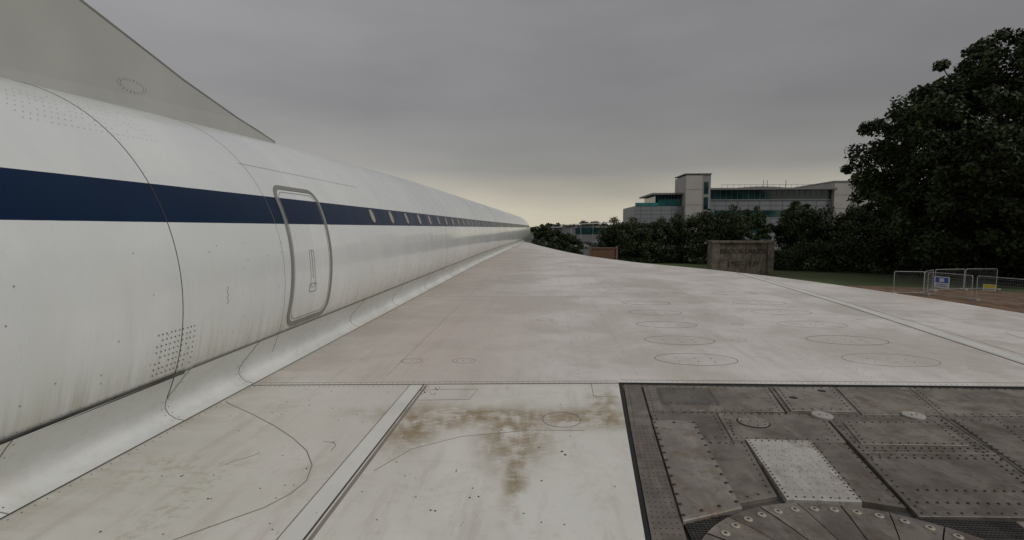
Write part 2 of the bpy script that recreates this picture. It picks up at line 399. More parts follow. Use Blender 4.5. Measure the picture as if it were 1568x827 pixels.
wl(ll,[(-1.285,-3),(-1.285,4.72)],.006,off=.003); wl(lb,[(-1.155,-3),(-1.155,4.74)],.010,off=.003); wl(ll,[(-1.125,-3),(-1.125,4.72)],.022,off=.002)
dots(rv,[(random.uniform(-1.15,-.98),random.uniform(4.45,4.68)) for _ in range(22)],.007)
cv=[(-2.75,4.15),(-2.65,4.08),(-2.35,3.88),(-2.05,3.66),(-1.8,3.45),(-1.6,3.25),(-1.47,3.05),(-1.41,2.85),(-1.43,2.7),(-1.5,2.55),(-1.62,2.42),(-2.0,2.0)]
wl(ll,cv,.0055)
wl(ll,[(-1.05,3.0),(-.9,3.32),(-.6,3.55),(-.1,3.7),(.3,3.72)],.003)
def crack(p,n,st,w=.0030):
    pts=[p]; a=random.uniform(0,6.28)
    for _ in range(n): a+=random.uniform(-.7,.7); pts.append((pts[-1][0]+st*math.cos(a),pts[-1][1]+st*math.sin(a)))
    wl(ll,pts,w)
for p in [(-1.55,3.4),(-1.9,3.2)]: crack(p,5,.045)
def oval(B,cx,cy,rx,ry,w=.006,n=36): wl(B,[(cx+rx*math.cos(6.2832*k/n),cy+ry*math.sin(6.2832*k/n)) for k in range(n)],w,closed=True)
for i,(cx,cy) in enumerate([(1.73,5.89),(1.80,6.89),(1.89,8.02),(1.95,9.15),(2.03,10.32),(2.1,11.8),(2.15,13.4)]):
    oval(lb if i<5 else ll,cx,cy,.46,.27,.005 if i<3 else .007); dots(rv,[(cx+.13*a,cy+.1*b) for a in(-1.6,0,1.4) for b in(-1,.4)],.010)
for i,(cx,cy) in enumerate([(3.93,6.0),(4.04,7.04),(4.15,8.16),(4.22,9.35),(4.3,10.5),(4.35,12)]):
    oval(ll if i!=1 else lb,cx,cy,.51,.29,.006 if i<3 else .009); dots(rv,[(cx+.14*a,cy+.1*b) for a in(-1.6,0,1.4) for b in(-1,.4)],.010)
for cx,cy,r in [(-.915,5.65,.13),(-1.5,5.6,.12),(2.6,6.95,.1),(.0,8.3,.13),(.6,11,.15),(2.9,9.0,.12),(-.3,14,.2),(3.1,12,.16),(3.0,8.1,.09),(3.0,10.4,.12)]: oval(ll,cx,cy,r,r*.8,.005)
dots(rv,[(-.915,5.65),(-.84,5.66),(-.99,5.64),(-1.5,5.6),(2.6,6.95)],.009)
oval(ll,.136,3.93,.15,.16,.005)
wl(ll,[(-1.08,4.6),(-.62,4.64),(-.66,4.35),(-1.1,4.30)],.004); wl(ll,[(.45,4.88),(.44,4.5),(.66,4.5)],.004)
for x in (-1.35,-1.05,.35,.95): dots(rvl,along((x,5.1),(x+.05,16),.11,.004),.005)
for yy in (7.6,7.75,9.3): dots(rvl,along((-1.6,yy),(-.2,yy+.05),.06,.004),.005)
for x in (2.9,3.3): dots(rvl,along((x,5.3),(x+.2,13),.13,.004),.005)
wl(ll,[(-1.6,5.0),(-1.75,16)],.003); wl(ll,[(-.6,16),(3.2,16.1)],.006); wl(ll,[(-2.8,11),(5.9,11.4)],.004)
wl(lb,[(5.16,5.15),(5.27,5.89),(5.78,10.05),(6.42,17.6)],.020,off=.003)
wl(ll,[(5.55,5.2),(5.62,5.95),(6.05,10.1),(6.62,17.1)],.010)
wl(ll,[(6.0,6.6),(8.6,7.0)],.006); dots(rv,along((5.42,6),(5.95,10.1),.09),.005); dots(rv,along((5.2,6),(5.7,10.1),.07),.005)
st2=Batch(); wl(st2,[(5.33,5.25),(5.42,5.95),(5.90,10.05),(6.5,17.3)],.16,off=.0015); st2.obj('hinge_strip',M_strip,air)
crack((6.3,8.4),9,.16,.010); crack((6.6,7.7),9,.15,.010)
dots(rvl,[(random.uniform(-2.6,.5),random.uniform(2.2,4.6)) for _ in range(46)],.0065)
dots(rv,[(random.uniform(-2.3,.4),random.uniform(2.2,4.3)) for _ in range(14)],.007)
dots(rv,[(.12,3.35),(.14,3.30)],.012)
dots(rvl,[(random.uniform(-1.5,5),random.uniform(5.2,9)) for _ in range(60)],.007)
lb.obj('wing_seams',M_seam,air); ll.obj('wing_faint_seams',M_seaml,air); rv.obj('wing_rivets',M_seam,air); rvl.obj('wing_faint_rivets',M_seaml,air)
# ---------------- nacelle deck
nac=Batch()
nac.prism([(.60,1.0),(5.05,1.0),(5.05,5.0),(.80,4.90)],-.16,-.030,.0); nac.obj('nacelle_deck_base',M_nacd,air)
bk.prism([(.42,1.5),(.36,1.0),(.60,1.0),(.60,1.5)],-.1,-.05)
wl(bk,[(.738,4.93),(.628,3.8),(.508,2.5),(.413,1.4)],.034,z=-.004,off=.003)
bk.obj('gap_and_ledge_shadow',M_black,air)  # black side gap, plus the painted ledge shadow strip
pt=Batch(); pp=Batch(); p2=Batch(); rd=Batch(); ring=Batch(); hole=Batch(); mesh_=Batch()
pt.prism([(.762,4.89),(.652,3.8),(.532,2.5),(.437,1.5),(.60,1.5),(.70,2.5),(.815,3.8),(.92,4.89)],-.08,-.004,0)
dots(hole,[(.585+.03*i+.098*(y-2.5),y) for y in np.arange(1.9,3.9,.05) for i in range(-1,4)],.006,-.004,.001)
dots(rd,along((.80,4.85),(.69,3.85),.05),.007,-.004)
def plate(B,poly,z,bev=.006): B.prism(poly,-.05,z,bev)
def edge_rivets(poly,inset,step,r,z):
    n=len(poly); c=(sum(p[0] for p in poly)/n,sum(p[1] for p in poly)/n)
    q=[(p[0]+(c[0]-p[0])*inset/math.hypot(c[0]-p[0],c[1]-p[1]),p[1]+(c[1]-p[1])*inset/math.hypot(c[0]-p[0],c[1]-p[1])) for p in poly]
    for i in range(n): dots(rd,along(q[i],q[(i+1)%n],step)[:-1],r,z,.005,8)
tiles=[[(.94,4.88),(2.11,4.89),(1.97,4.23),(.87,4.195)],
 [(2.120,4.90),(2.745,4.93),(2.555,4.205),(1.98,4.20)],
 [(2.755,4.93),(3.435,4.97),(3.195,4.235),(2.565,4.20)],
 [(3.445,4.97),(4.99,4.98),(4.99,4.315),(3.205,4.24)],
 [(.865,4.188),(1.402,4.20),(1.333,3.635),(.84,3.615)],
 [(1.41,4.20),(2.245,4.185),(2.125,3.65),(1.34,3.635)],
 [(.835,3.608),(1.42,3.628),(1.31,2.86),(.76,2.66)],
 [(1.88,3.643),(2.112,3.643),(1.95,2.78),(1.75,2.84)],
 [(2.255,4.185),(3.175,4.228),(3.022,3.515),(2.12,3.478)],
 [(2.118,3.47),(3.016,3.507),(2.80,2.74),(1.96,2.70)],
 [(3.185,4.23),(4.99,4.306),(4.99,3.60),(3.03,3.522)],
 [(3.026,3.513),(4.99,3.592),(4.99,2.75),(2.81,2.74)]]
for t in tiles: plate(pt,t,-.006+random.uniform(0,.003),.003)
for t in tiles: edge_rivets(t,.045,.07,.0078,-.005)
for (p,q) in [((2.16,3.55),(3.05,3.59)),((2.15,3.40),(2.98,3.43)),((1.15,4.16),(1.95,4.17)),((3.1,4.1),(2.75,2.8)),((3.3,4.0),(4.9,4.1)),((3.3,3.3),(4.9,3.35)),((2.05,2.84),(2.7,2.86)),((2.15,2.98),(2.74,3.0)),((1.45,4.0),(1.38,3.72)),((.9,3.55),(1.38,3.57))]:
    dots(rd,along(p,q,.052),.0088,-.004,.005,8)
A=[(.84,3.94),(1.16,3.96),(1.06,2.70),(.71,2.55)]; plate(p2,A,.010,.008); edge_rivets(A,.055,.105,.015,.010)
Bp=[(1.43,3.63),(1.87,3.63),(1.74,2.81),(1.34,2.81)]; plate(pp,Bp,.006,.004)
edge_rivets(Bp,.03,.042,.0060,.006)
dots(rd,[(1.40+.045*i+.10*(y-2.8)+(.0 if j%2 else .02),y) for j,y in enumerate(np.arange(2.92,3.58,.075)) for i in range(8)],.0040,.006,.002)
D=[(2.15,4.86),(2.70,4.90),(2.54,4.24),(2.02,4.23)]; plate(p2,D,.008,.006); edge_rivets(D,.05,.07,.010,.008)
dots(hole,[(2.19,4.56),(2.54,4.77)],.042,.008,.002,16); dots(ring,[(2.36,4.68)],.008,.008)
E=[(2.31,4.02),(3.05,4.07),(2.93,3.62),(2.2,3.60)]; plate(pt,E,.003,.004); edge_rivets(E,.04,.06,.009,.003)
H_=[(3.20,4.14),(3.55,4.16),(3.02,2.82),(2.86,2.80)]; plate(pt,H_,.004,.004); edge_rivets(H_,.04,.06,.009,.004)
Cc=[(1.05,4.80),(1.55,4.82),(1.5,4.36),(1.0,4.35)]; plate(pt,Cc,.0,.003); edge_rivets(Cc,.03,.06,.006,.0)
def disc(B,cx,cy,r,z0,z1,n=28): B.prism([(cx+r*math.cos(6.2832*k/n),cy+r*math.sin(6.2832*k/n)) for k in range(n)],z0,z1,.004)
disc(hole,1.62,3.98,.122,-.03,-.001); disc(p2,1.62,3.98,.112,-.03,.004); dots(rd,[(1.62+.09*math.cos(.785*k),3.98+.09*math.sin(.785*k)) for k in range(8)]+[(1.60,3.98),(1.65,3.98)],.008,.004)
disc(pp,2.22,4.14,.078,-.03,.012); disc(pp,2.95,4.19,.078,-.03,.010); dots(rd,[(2.2,4.14),(2.25,4.13),(2.93,4.18),(2.98,4.2)],.008,.012)
cxn,cyn,Rn=1.47,1.92,.86
NP=13
for k in range(NP):
    a0=math.radians(186-k*15.0); a1=math.radians(186-(k+1)*15.0+.5)
    v=[];f=[]
    for r_,z_ in ((Rn,-.04),(Rn,.004+.0015*(k%2)),(Rn-.12,.008+.0015*(k%2)),(Rn-.40,.004),(Rn-.8,-.02)):
        for j in range(5):
            a=a0+(a1-a0)*j/4; v.append((cxn+r_*math.cos(a),cyn+r_*math.sin(a)*1.0,z_))
    for i in range(4):
        for j in range(4): f.append((i*5+j,i*5+j+1,i*5+5+j+1,i*5+5+j))
    pt.add(v,f)
    for q in (.25,.75):
        a=a0+(a1-a0)*q; x,y_=cxn+(Rn-.07)*math.cos(a),cyn+(Rn-.07)*math.sin(a)
        disc(ring,x,y_,.022,.0,.014,14); disc(rd,x,y_,.010,.0,.016,8)
def meshpatch(x0,x1,y0,y1):
    hole.prism([(x0,y0),(x1,y0),(x1,y1),(x0,y1)],-.05,-.010,0)
    k=x0
    while k<x1: wl(mesh_,[(k,y0),(k,y1)],.003,z=-.010,off=.003); k+=.020
    k=y0
    while k<y1: wl(mesh_,[(x0,k),(x1,k)],.003,z=-.010,off=.004); k+=.020
meshpatch(.72,1.06,2.0,2.655); meshpatch(1.9,2.6,2.0,2.69)
pt.prism([(2.42,2.68),(4.9,2.72),(4.9,2.0),(2.32,2.0)],-.05,-.004,.004)
pt.obj('nacelle_panels',M_nac,air); pp.obj('pale_riveted_plate',M_plate,air); mesh_.obj('exhaust_mesh',M_nacd,air)
p2.obj('raised_plates',M_plate2,air); rd.obj('nacelle_rivets',M_rivet,air); ring.obj('ring_fasteners',M_ring,air); hole.obj('nacelle_openings',M_black,air)
# landing gear (supports the aircraft)
lg=Batch()
for (x,y) in ((-.8,1.0),(-7.3,1.0),(-4.0,40)):
    lg.tube([(x,y,-.3),(x,y,GZ+.6)],.14,12); lg.tube([(x,y-1.2,GZ+.62),(x,y+1.2,GZ+.62)],.1)
    for yy in (-.7,.7):
        for xx in (-.35,.35): lg.tube([(x+xx-.13,y+yy,GZ+.56),(x+xx+.13,y+yy,GZ+.56)],.55,24)
lg.obj('landing_gear',simple('gear_dark',(.08,.08,.08),.6),air,True)
mesh_obj('port_wing',[(-5.3,4.6+0,-.05),(-5.4,50,-.05),(-9,33,-.05),(-12.3,22,-.05),(-15.6,14,-.05),(-16.8,5,-.05),(-16.8,-4,-.05),(-5.3,-4,-.05)]+[(-5.3,4.6,-.35),(-5.4,50,-.2),(-9,33,-.2),(-12.3,22,-.2),(-15.6,14,-.2),(-16.8,5,-.2),(-16.8,-4,-.2),(-5.3,-4,-.35)],
 [tuple(range(8)),tuple(range(15,7,-1))]+[(i,8+i,8+(i+1)%8,(i+1)%8) for i in range(8)],M_strip,air)
# ------------------------------------------------------------ GROUND
def ground_mat():
    m,N,L,P=new_mat('grass_ground'); g=G(m)
    o=N.new('ShaderNodeTexCoord').outputs['Object']
    c=g.mix(g.sstep(g.noise(o,.12,6),.35,.65),(.045,.075,.020),(.075,.105,.032))
    c=g.mix(g.sstep(g.noise(o,2.5,5,.7),.4,.7,0,.5),c,(.045,.048,.02))
    L.new(c,P.inputs['Base Color']); P.inputs['Roughness'].default_value=.9
    return m
mesh_obj('ground',[(-1500,-400,GZ),(1500,-400,GZ),(1500,2500,GZ),(-1500,2500,GZ)],[(0,1,2,3)],ground_mat())
mesh_obj('car_park_asphalt',[(-60,112,GZ+.004),(120,112,GZ+.004),(120,330,GZ+.004),(-60,330,GZ+.004)],[(0,1,2,3)],simple('asphalt',(.06,.06,.06),.85,scale=.5))
mesh_obj('hardstanding',[(-40,-30,GZ+.004),(26,-30,GZ+.004),(26,50,GZ+.004),(8,64,GZ+.004),(-40,64,GZ+.004)],[(0,1,2,3,4)],simple('concrete',(.22,.21,.19),.9,scale=.4))
mesh_obj('dirt_path',[(24,56,GZ+.008),(34,55,GZ+.008),(42,52,GZ+.008),(60,42,GZ+.008),(60,28,GZ+.008),(28,32,GZ+.008),(31,46,GZ+.008),(29,50,GZ+.008),(24,52.5,GZ+.008)],[tuple(range(9))],simple('dirt',(.15,.092,.057),.95,var=.45,scale=1.2))
# ------------------------------------------------------------ FOLIAGE
def leaves(name,clusters,per,size,mat,parent=None,flat=.8):
    c=np.array([x[:3] for x in clusters]); r=np.array([x[3] for x in clusters])
    idx=np.repeat(np.arange(len(c)),per); n=len(idx)
    d=rng.normal(size=(n,3)); d/=np.linalg.norm(d,axis=1)[:,None]
    rad=r[idx]*(rng.random(n)**.45)
    pos=c[idx]+d*rad[:,None]*np.array([1,1,flat])
    pos[:,2]=np.maximum(pos[:,2],GZ+.1)
    nr=rng.normal(size=(n,3)); nr+=d*.8; nr[:,2]+=.5; nr/=np.linalg.norm(nr,axis=1)[:,None]
    t=np.cross(nr,rng.normal(size=(n,3))); t/=np.linalg.norm(t,axis=1)[:,None]; b=np.cross(nr,t)
    s=size*(.6+.8*rng.random(n))[:,None]
    v=np.stack([pos-t*s,pos+b*s*.6,pos+t*s,pos-b*s*.6],1).reshape(-1,3)
    me=bpy.data.meshes.new(name); me.vertices.add(4*n); me.vertices.foreach_set('co',v.ravel())
    me.loops.add(4*n); me.loops.foreach_set('vertex_index',np.arange(4*n)); me.polygons.add(n)
    me.polygons.foreach_set('loop_start',np.arange(0,4*n,4)); me.polygons.foreach_set('loop_total',np.full(n,4)); me.update(); me.validate()
    me.materials.append(mat); return link(bpy.data.objects.new(name,me),parent)
M_bark=simple('bark',(.06,.05,.04),.9,bump=.5)
M_oak=leaf_mat('oak_leaf',(.018,.029,.009),(.058,.078,.024))
M_hedge=leaf_mat('hedge_leaf',(.026,.039,.013),(.060,.082,.028))
M_tree2=leaf_mat('tree_leaf',(.030,.052,.018),(.060,.095,.034))
def tree(name,x,y,rx,ry,z0,z1,ncl,per,size,mat,clr=(1,1.8)):
    T=empty(name); cz=(z0+z1)/2; rz=(z1-z0)/2; cl=[]
    tb=Batch(); tr=max(.12,rx*.045)
    tb.tube([(x,y,GZ-.2),(x+.1,y,GZ+(cz-GZ)*.5),(x,y+.1,cz),(x+.2,y,z1-rz*.5)],[tr*1.4,tr,tr*.7,tr*.2],10)
    for k in range(ncl):
        d=Vector((random.gauss(0,1),random.gauss(0,1),random.gauss(0,1))).normalized()
        q=random.random()**.33; q=.35+.62*q
        bump_=1+.08*math.sin(d.x*5+d.z*3+x)+.08*math.sin(d.y*7-d.z*6)+.06*math.sin(d.x*13+d.z*11)
        p=(x+d.x*rx*q*bump_,y+d.y*ry*q*bump_,cz+d.z*rz*q*bump_)
        cl.append(p+(random.uniform(*clr),))
        if k%12==0:
            s0=Vector((x,y,GZ+(cz-GZ)*random.uniform(.5,1.0))); e=Vector(p); mid=(s0+e)/2+Vector((0,0,-rz*.08))
            tb.tube([s0,mid,e],[tr*.4,tr*.2,tr*.06],6)
    tb.obj('trunk_and_limbs',M_bark,T); leaves('crown',cl,per,size,mat,T); return T
tree('oak_tree',56.0,62,18.4,15,-5.4,22.6,1250,170,.23,M_oak,(.7,1.7))
tree('oak_tree',72,80,14,12,-3,17,200,120,.4,M_oak,(1.5,2.6))
def strip(name,pts,mat,step,per,size,depth,clr=(.8,1.4)):
    cl=[]
    for (x0,y0,h0),(x1,y1,h1) in zip(pts,pts[1:]):
        L_=math.hypot(x1-x0,y1-y0); m=int(L_/step)
        for k in range(m):
            t=k/m; x=x0+(x1-x0)*t; y=y0+(y1-y0)*t; h=h0+(h1-h0)*t; h*=1+.07*math.sin(x*1.7)+.05*math.sin(x*4.1+2)
            z=.5
            while z<h-.5:
                for dd in range(2):
                    cl.append((x+random.uniform(-step,step),y+random.uniform(-depth,depth),GZ+z+random.uniform(-.3,.3),random.uniform(*clr)))
                z+=.95
    return leaves(name,cl,per,size,mat)
strip('hedgerow',[(10,92,6.6),(14,90,7.2),(20,90,7.6),(26,88,8.6),(30,87,9.1),(33.2,87,8.4)],M_hedge,.60,90,.16,2.0,(.7,1.3))
strip('shrub_bank',[(29,80,3.0),(34,76,3.6),(38,74,4.2),(44,72,4.6),(55,66,5)],M_hedge,.7,75,.17,2.0)
strip('background_trees',[(48,105,8.6),(55,100,9.5),(62,95,9.8),(75,92,10)],M_oak,1.0,70,.22,2.5,(1.0,1.8))
tree('conifer_bush',-.2,92,1.9,1.9,-4.4,2.3,60,90,.17,M_hedge,(.4,.8))
tree('conifer_bush',2.0,94,2.0,2,-4.4,1.6,60,90,.17,M_hedge,(.4,.8))
tree('conifer_bush',4.8,98,2.2,2,-4.4,.2,60,90,.17,M_hedge,(.4,.8))
tree('round_tree',41.2,106,3.4,3,-3.6,5.2,130,110,.18,M_tree2,(.5,1.0))
tree('round_tree',50.5,106,4.6,4,-3.8,6.6,190,110,.18,M_tree2,(.5,1.1))
tree('round_tree',57,96,5,4,-4.2,5.0,150,110,.2,M_hedge,(.7,1.3))
cl=[]
for k in range(420):
    x=random.uniform(-80,520); cl.append((x,random.uniform(560,640),GZ+random.uniform(0,8+4*math.sin(x*.03)),random.uniform(3,5)))
leaves('distant_treeline',cl,50,1.6,M_hedge)
# ------------------------------------------------------------ OFFICE BUILDING
B_=empty('office_building')
M_clad=simple('grey_cladding',(.20,.21,.225),.5,var=.06,scale=.3); M_conc=simple('pale_render',(.38,.365,.34),.8,var=.08,scale=.3)
M_conc2=simple('shaded_render',(.25,.25,.25),.8,var=.07,scale=.3)  # tower's unlit part: shade put into a darker copy of the render
M_gl=simple('tinted_glazing',(.018,.055,.060),.08,var=.6,scale=.35); M_teal=simple('teal_glass',(.04,.18,.18),.1,var=.3,scale=.5)
M_roof=simple('roof_metal',(.19,.19,.19),.5); M_line=simple('cladding_joint',(.10,.10,.10),.7); M_mul=simple('mullion',(.14,.16,.16),.5)
cladb=Batch(); conc=Batch(); conc2=Batch(); gl=Batch(); teal=Batch(); roof=Batch(); lin=Batch(); mul=Batch()
cladb.box(23.8,36.8,140,160,GZ,7.3); cladb.box(43.4,75,140.5,165,GZ,9.0)
gl.box(29.8,36.8,142.5,158,7.3,10.4); roof.box(28.6,36.8,140.6,160,10.4,10.85)
for k in range(9): mul.box(29.8+k*.85,29.88+k*.85,142.42,142.5,7.3,10.4)
teal.box(24.0,30.0,139.9,139.96,7.3,8.2); teal.box(30.4,36.4,142.3,142.36,7.5,9.2)
conc.box(36.8,41.0,138.4,150,GZ,15.2); conc2.box(41.003,43.4,139.2,150,GZ,15.55); roof.box(36.6,43.6,138.9,150.2,15.553,15.8)
for z in (-1,3,7,11): gl.box(41.7,42.8,139.12,139.2,z-.6,z+2.6)
gl.box(43.4,75,140.9,160,9.0,11.5); roof.box(43.3,75.6,139.3,165,11.5,12.0); roof.box(43.4,75,140.35,141,8.8,9.05)
for k in range(22): mul.box(43.6+k*1.45,43.7+k*1.45,140.82,140.9,9.05,11.5)
for z in np.arange(-3,8.8,1.15): lin.box(43.4,75,140.46,140.5,z,z+.08)
for z in np.arange(-3,7.2,1.15): lin.box(23.8,36.8,139.96,140,z,z+.08)
for x in np.arange(25.5,36.5,2.7): lin.box(x,x+.06,139.955,140,GZ,7.3)
for x in np.arange(45,75,2.9): lin.box(x,x+.06,140.455,140.5,GZ,8.8)
for z0 in (.2,4.4): gl.box(45,74,140.42,140.5,z0,z0+1.7)
conc.box(75,88,139.5,165,GZ,13.4); roof.box(74.8,88.2,139.3,165.2,13.403,13.7)
for z in (2.5,6.5,10): lin.box(75,88,139.47,139.5,z,z+.07)
for z in (3.5,7.5,11.5): lin.box(36.8,41,138.37,138.4,z,z+.07)
cladb.box(88,110,142,165,GZ,9)
pts=[(x,12.0+1.0*math.sin(math.pi*(x-48)/24)) for x in np.linspace(48,72,17)]
V=[(x,148,z) for x,z in pts]+[(x,158,z) for x,z in pts]; roof.add(V,[(i,i+1,17+i+1,17+i) for i in range(16)]+[tuple(range(17))])
for x in np.arange(47,74,1.5): mul.box(x,x+.06,141.6,141.66,12,13.0)
mul.box(47,74,141.6,141.66,12.95,13.02)
for x in (60,61,66): mul.box(x,x+.12,147,147.12,12.5,14.6)
for b,nm,mt in ((cladb,'clad_walls',M_clad),(conc,'stair_towers',M_conc),(conc2,'tower_side',M_conc2),(gl,'windows',M_gl),(teal,'balustrade_glass',M_teal),(roof,'roofs',M_roof),(lin,'cladding_joints',M_line),(mul,'mullions_and_rails',M_mul)): b.obj(nm,mt,B_)
W_=empty('warehouse'); w1=Batch(); w2=Batch()
w1.box(8,30,205,240,GZ,2.6); w1.box(-2,14,255,280,GZ,1.6); w2.add([(6,204,2.61),(31,204,3.6),(31,241,4.3),(6,241,2.9)],[(0,1,2,3)])
w2.box(-3,15,254,281,1.61,2.1); w1.obj('walls',simple('shed_wall',(.16,.165,.17),.6),W_); w2.obj('roof',simple('shed_roof',(.36,.36,.35),.6),W_)
W3=Batch(); W3.box(12,30,204.9,205,-1,1.6); W3.obj('windows',M_gl,W_)
C2=empty('glass_pavilion'); c1=Batch(); c2=Batch(); c1.box(20,29,170,185,GZ,1.6); c1.obj('walls',M_gl,C2); c2.box(18,30,168.5,186,1.603,2.0); 
for x in np.arange(20,29.1,1.5): c2.box(x,x+.12,169.85,170,GZ,1.6)
c2.obj('canopy_and_posts',M_conc,C2)
# ------------------------------------------------------------ STONE MEMORIAL
S_=empty('stone_memorial_wall')
def stone():
    m,N,L,P=new_mat('weathered_stone'); g=G(m); o=N.new('ShaderNodeTexCoord').outputs['Object']
    c=g.mix(g.sstep(g.noise(o,1.2,7,.7),.35,.65),(.095,.077,.058),(.21,.178,.138)); c=g.mix(g.sstep(g.noise(o,1,6,.75,(3,3,.5)),.45,.66,0,.8),c,(.055,.047,.036))
    L.new(c,P.inputs['Base Color']); P.inputs['Roughness'].default_value=.9
    b=N.new('ShaderNodeBump'); b.inputs['Strength'].default_value=.6; L.new(g.noise(o,5,5),b.inputs['Height']); L.new(b.outputs[0],P.inputs['Normal']); return m
M_st=stone(); s=Batch()
s.box(22.2,28.2,67,68.6,GZ,-.55); s.box(21.3,22.2,66.8,68.8,GZ,-.40); s.box(28.2,28.95,66.8,68.8,GZ,-.40)
s.box(21.15,29.1,66.7,68.9,-.397,-.15); s.box(22.2,28.2,66.95,68.6,-.547,-.40)
s.obj('blocks',M_st,S_)
jt=Batch()
for z in (-1.5,-2.5,-3.5): jt.box(22.2,28.2,66.985,67,z,z+.03)
for i,z in enumerate((-1.5,-2.5,-3.5,-4.4)):
    for x in np.arange(23.2+(i%2)*.7,28,1.5): jt.box(x,x+.03,66.986,67,z+.03,z+.97)
jt.obj('mortar_joints',M_line,S_)
for txt,z,sz in (('BROOKLANDS',-1.75,.88),('1907-1939',-3.35,.92)):
    cu=bpy.data.curves.new('inscription','FONT'); cu.body=txt; cu.size=sz; cu.extrude=.02; cu.align_x='CENTER'
    o=bpy.data.objects.new('inscription',cu); o.location=(25.2,66.97,z); o.rotation_euler=(math.pi/2,0,0); cu.materials.append(simple('inscription_dark',(.050,.041,.032),.9,var=.4)); link(o,S_)  # lettering coloured darker than the stone
bw=empty('brick_wall'); b1=Batch(); b1.box(7.6,11.6,85,85.5,GZ,-1.9); b1.obj('brickwork',simple('brick',(.14,.072,.043),.9,var=.3,scale=3),bw)
b2=Batch(); b2.box(7.45,11.75,84.9,85.6,-1.897,-1.7); b2.box(7.3,7.6,84.85,85.65,GZ,-1.5); b2.box(11.6,11.9,84.85,85.65,GZ,-1.5); b2.obj('coping_and_piers',simple('coping',(.15,.10,.075),.9),bw)
# ------------------------------------------------------------ FENCES
M_galv=simple('galvanised',(.42,.43,.44),.4,.5); M_block=simple('fence_foot',(.35,.34,.32),.9)
def fence(p,q,h=2.05,signs=()):
    E_=empty('construction_fence'); b=Batch(); b2=Batch(); P_=Vector((p[0],p[1],GZ)); Q=Vector((q[0],q[1],GZ)); d=(Q-P_); L_=d.length; d.normalize()
    z0,z1=.15,h
    at=lambda s_,z: tuple(P_+d*s_+Vector((0,0,z)))
    b.tube([at(.05,.05),at(.05,z1-.1),at(.15,z1)],.03,6); b.tube([at(L_-.05,.05),at(L_-.05,z1-.1),at(L_-.15,z1)],.03,6)
    b.tube([at(.12,z1),at(L_-.12,z1)],.03,6); b.tube([at(.05,z0),at(L_-.05,z0)],.022,6)
    s_=.2
    while s_<L_-.1: b.tube([at(s_,z0),at(s_,z1)],.0032,3); s_+=.14
    z=z0+.25
    while z<z1: b.tube([at(.05,z),at(L_-.05,z)],.004,3); z+=.25
    for s_ in (.0,L_): 
        c=P_+d*s_; b2.box(c.x-.12,c.x+.12,c.y-.35,c.y+.35,GZ+.01,GZ+.16)
    b.obj('tubes_and_mesh',M_galv,E_); b2.obj('feet',M_block,E_)
    return E_,P_,d
fence((31.7,48.6),(34.2,48.3)); E2,P2,d2_=fence((34.3,48.1),(35.5,44.7)); E3,P3,d3_=fence((35.6,44.5),(36.9,41.2)); fence((37,41),(38.2,37.8))
fence((40.5,52),(43.8,52.4)); fence((37,51),(40.4,51.9)); fence((34.3,48.5),(36.8,50.9))
def sign(name,P_,d,s0,z0,w,h,bands):
    T=empty(name); nrm=Vector((-d.y,d.x,0)); 
    if nrm.dot(Vector((-1,-1,0)))<0: nrm=-nrm
    o0=P_+d*s0+nrm*.05
    for i,(a0,a1,c0,c1,col) in enumerate(bands):
        pts=[o0+d*(w*a0)+Vector((0,0,z0+h*c0)),o0+d*(w*a1)+Vector((0,0,z0+h*c0)),o0+d*(w*a1)+Vector((0,0,z0+h*c1)),o0+d*(w*a0)+Vector((0,0,z0+h*c1))]
        k=nrm*(.004*i)
        mesh_obj('panel_%d'%i,[p+k for p in pts],[(0,1,2,3)],simple('sign_%s_%d'%(name,i),col,.5,var=.03),T)
    b=Batch(); q=o0-nrm*.02; b.tube([q+d*.05+Vector((0,0,z0)),q+d*.05+Vector((0,0,z0+h))],.01,5); b.obj('bracket',M_galv,T)
sign('safety_sign',P2,d2_,.6,.75,1.25,1.0,[(0,1,0,1,(.6,.6,.6)),(.08,.92,.45,.93,(.03,.10,.38)),(.35,.65,.55,.85,(.6,.6,.6)),(.12,.88,.28,.34,(.05,.1,.3)),(.12,.88,.12,.18,(.05,.1,.3))])
sign('warning_sign',P3,d3_,.5,.95,.9,.5,[(0,1,0,1,(.6,.6,.58)),(.06,.94,.4,.94,(.55,.42,.03)),(.1,.9,.12,.22,(.05,.05,.05))])
mp=Batch(); mp.tube([(36.2,40.2,GZ),(36.2,40.2,GZ+2.1)],.05,8); mp.tube([(36.2,40.2,GZ+2.1),(36.2,40.2,GZ+2.2)],.07,8); mp.obj('marker_post',simple('white_post',(.7,.7,.7),.5))
# ------------------------------------------------------------ CARS
def car(x,y,col,rot=0):
    T=empty('parked_car'); prof=[(-2.15,.35),(-2.2,.75),(-1.95,.95),(-1.35,1.02),(-.75,1.42),(.75,1.45),(1.5,1.02),(2.1,.95),(2.2,.6),(2.15,.35)]
    n=len(prof); V=[(a,s*(.85 if z<1.1 else .68),z) for s in(-1,1) for a,z in prof]
    F=[tuple(range(n)),tuple(range(2*n-1,n-1,-1))]+[(i,n+i,n+(i+1)%n,(i+1)%n) for i in range(n)]
    body=mesh_obj('body',V,F,simple('car_paint',col,.3,coat=.5),T)
    g=Batch()
    for s in (-1,1): g.add([(-1.2,s*.80,1.06),(1.3,s*.80,1.06),(.7,s*.71,1.38),(-.7,s*.71,1.38)],[(0,1,2,3)])
    g.add([(-1.33,-.66,1.06),(-1.33,.66,1.06),(-.80,.6,1.41),(-.80,-.6,1.41)],[(0,1,2,3)]); g.obj('windows',M_gl,T)
    w=Batch()
    for a in (-1.35,1.35):
        for s in (-1,1): w.tube([(a,s*.88,.32),(a,s*.68,.32)],.32,14)
    w.obj('wheels',M_black,T); T.location=(x,y,GZ+.01); T.rotation_euler=(0,0,rot)
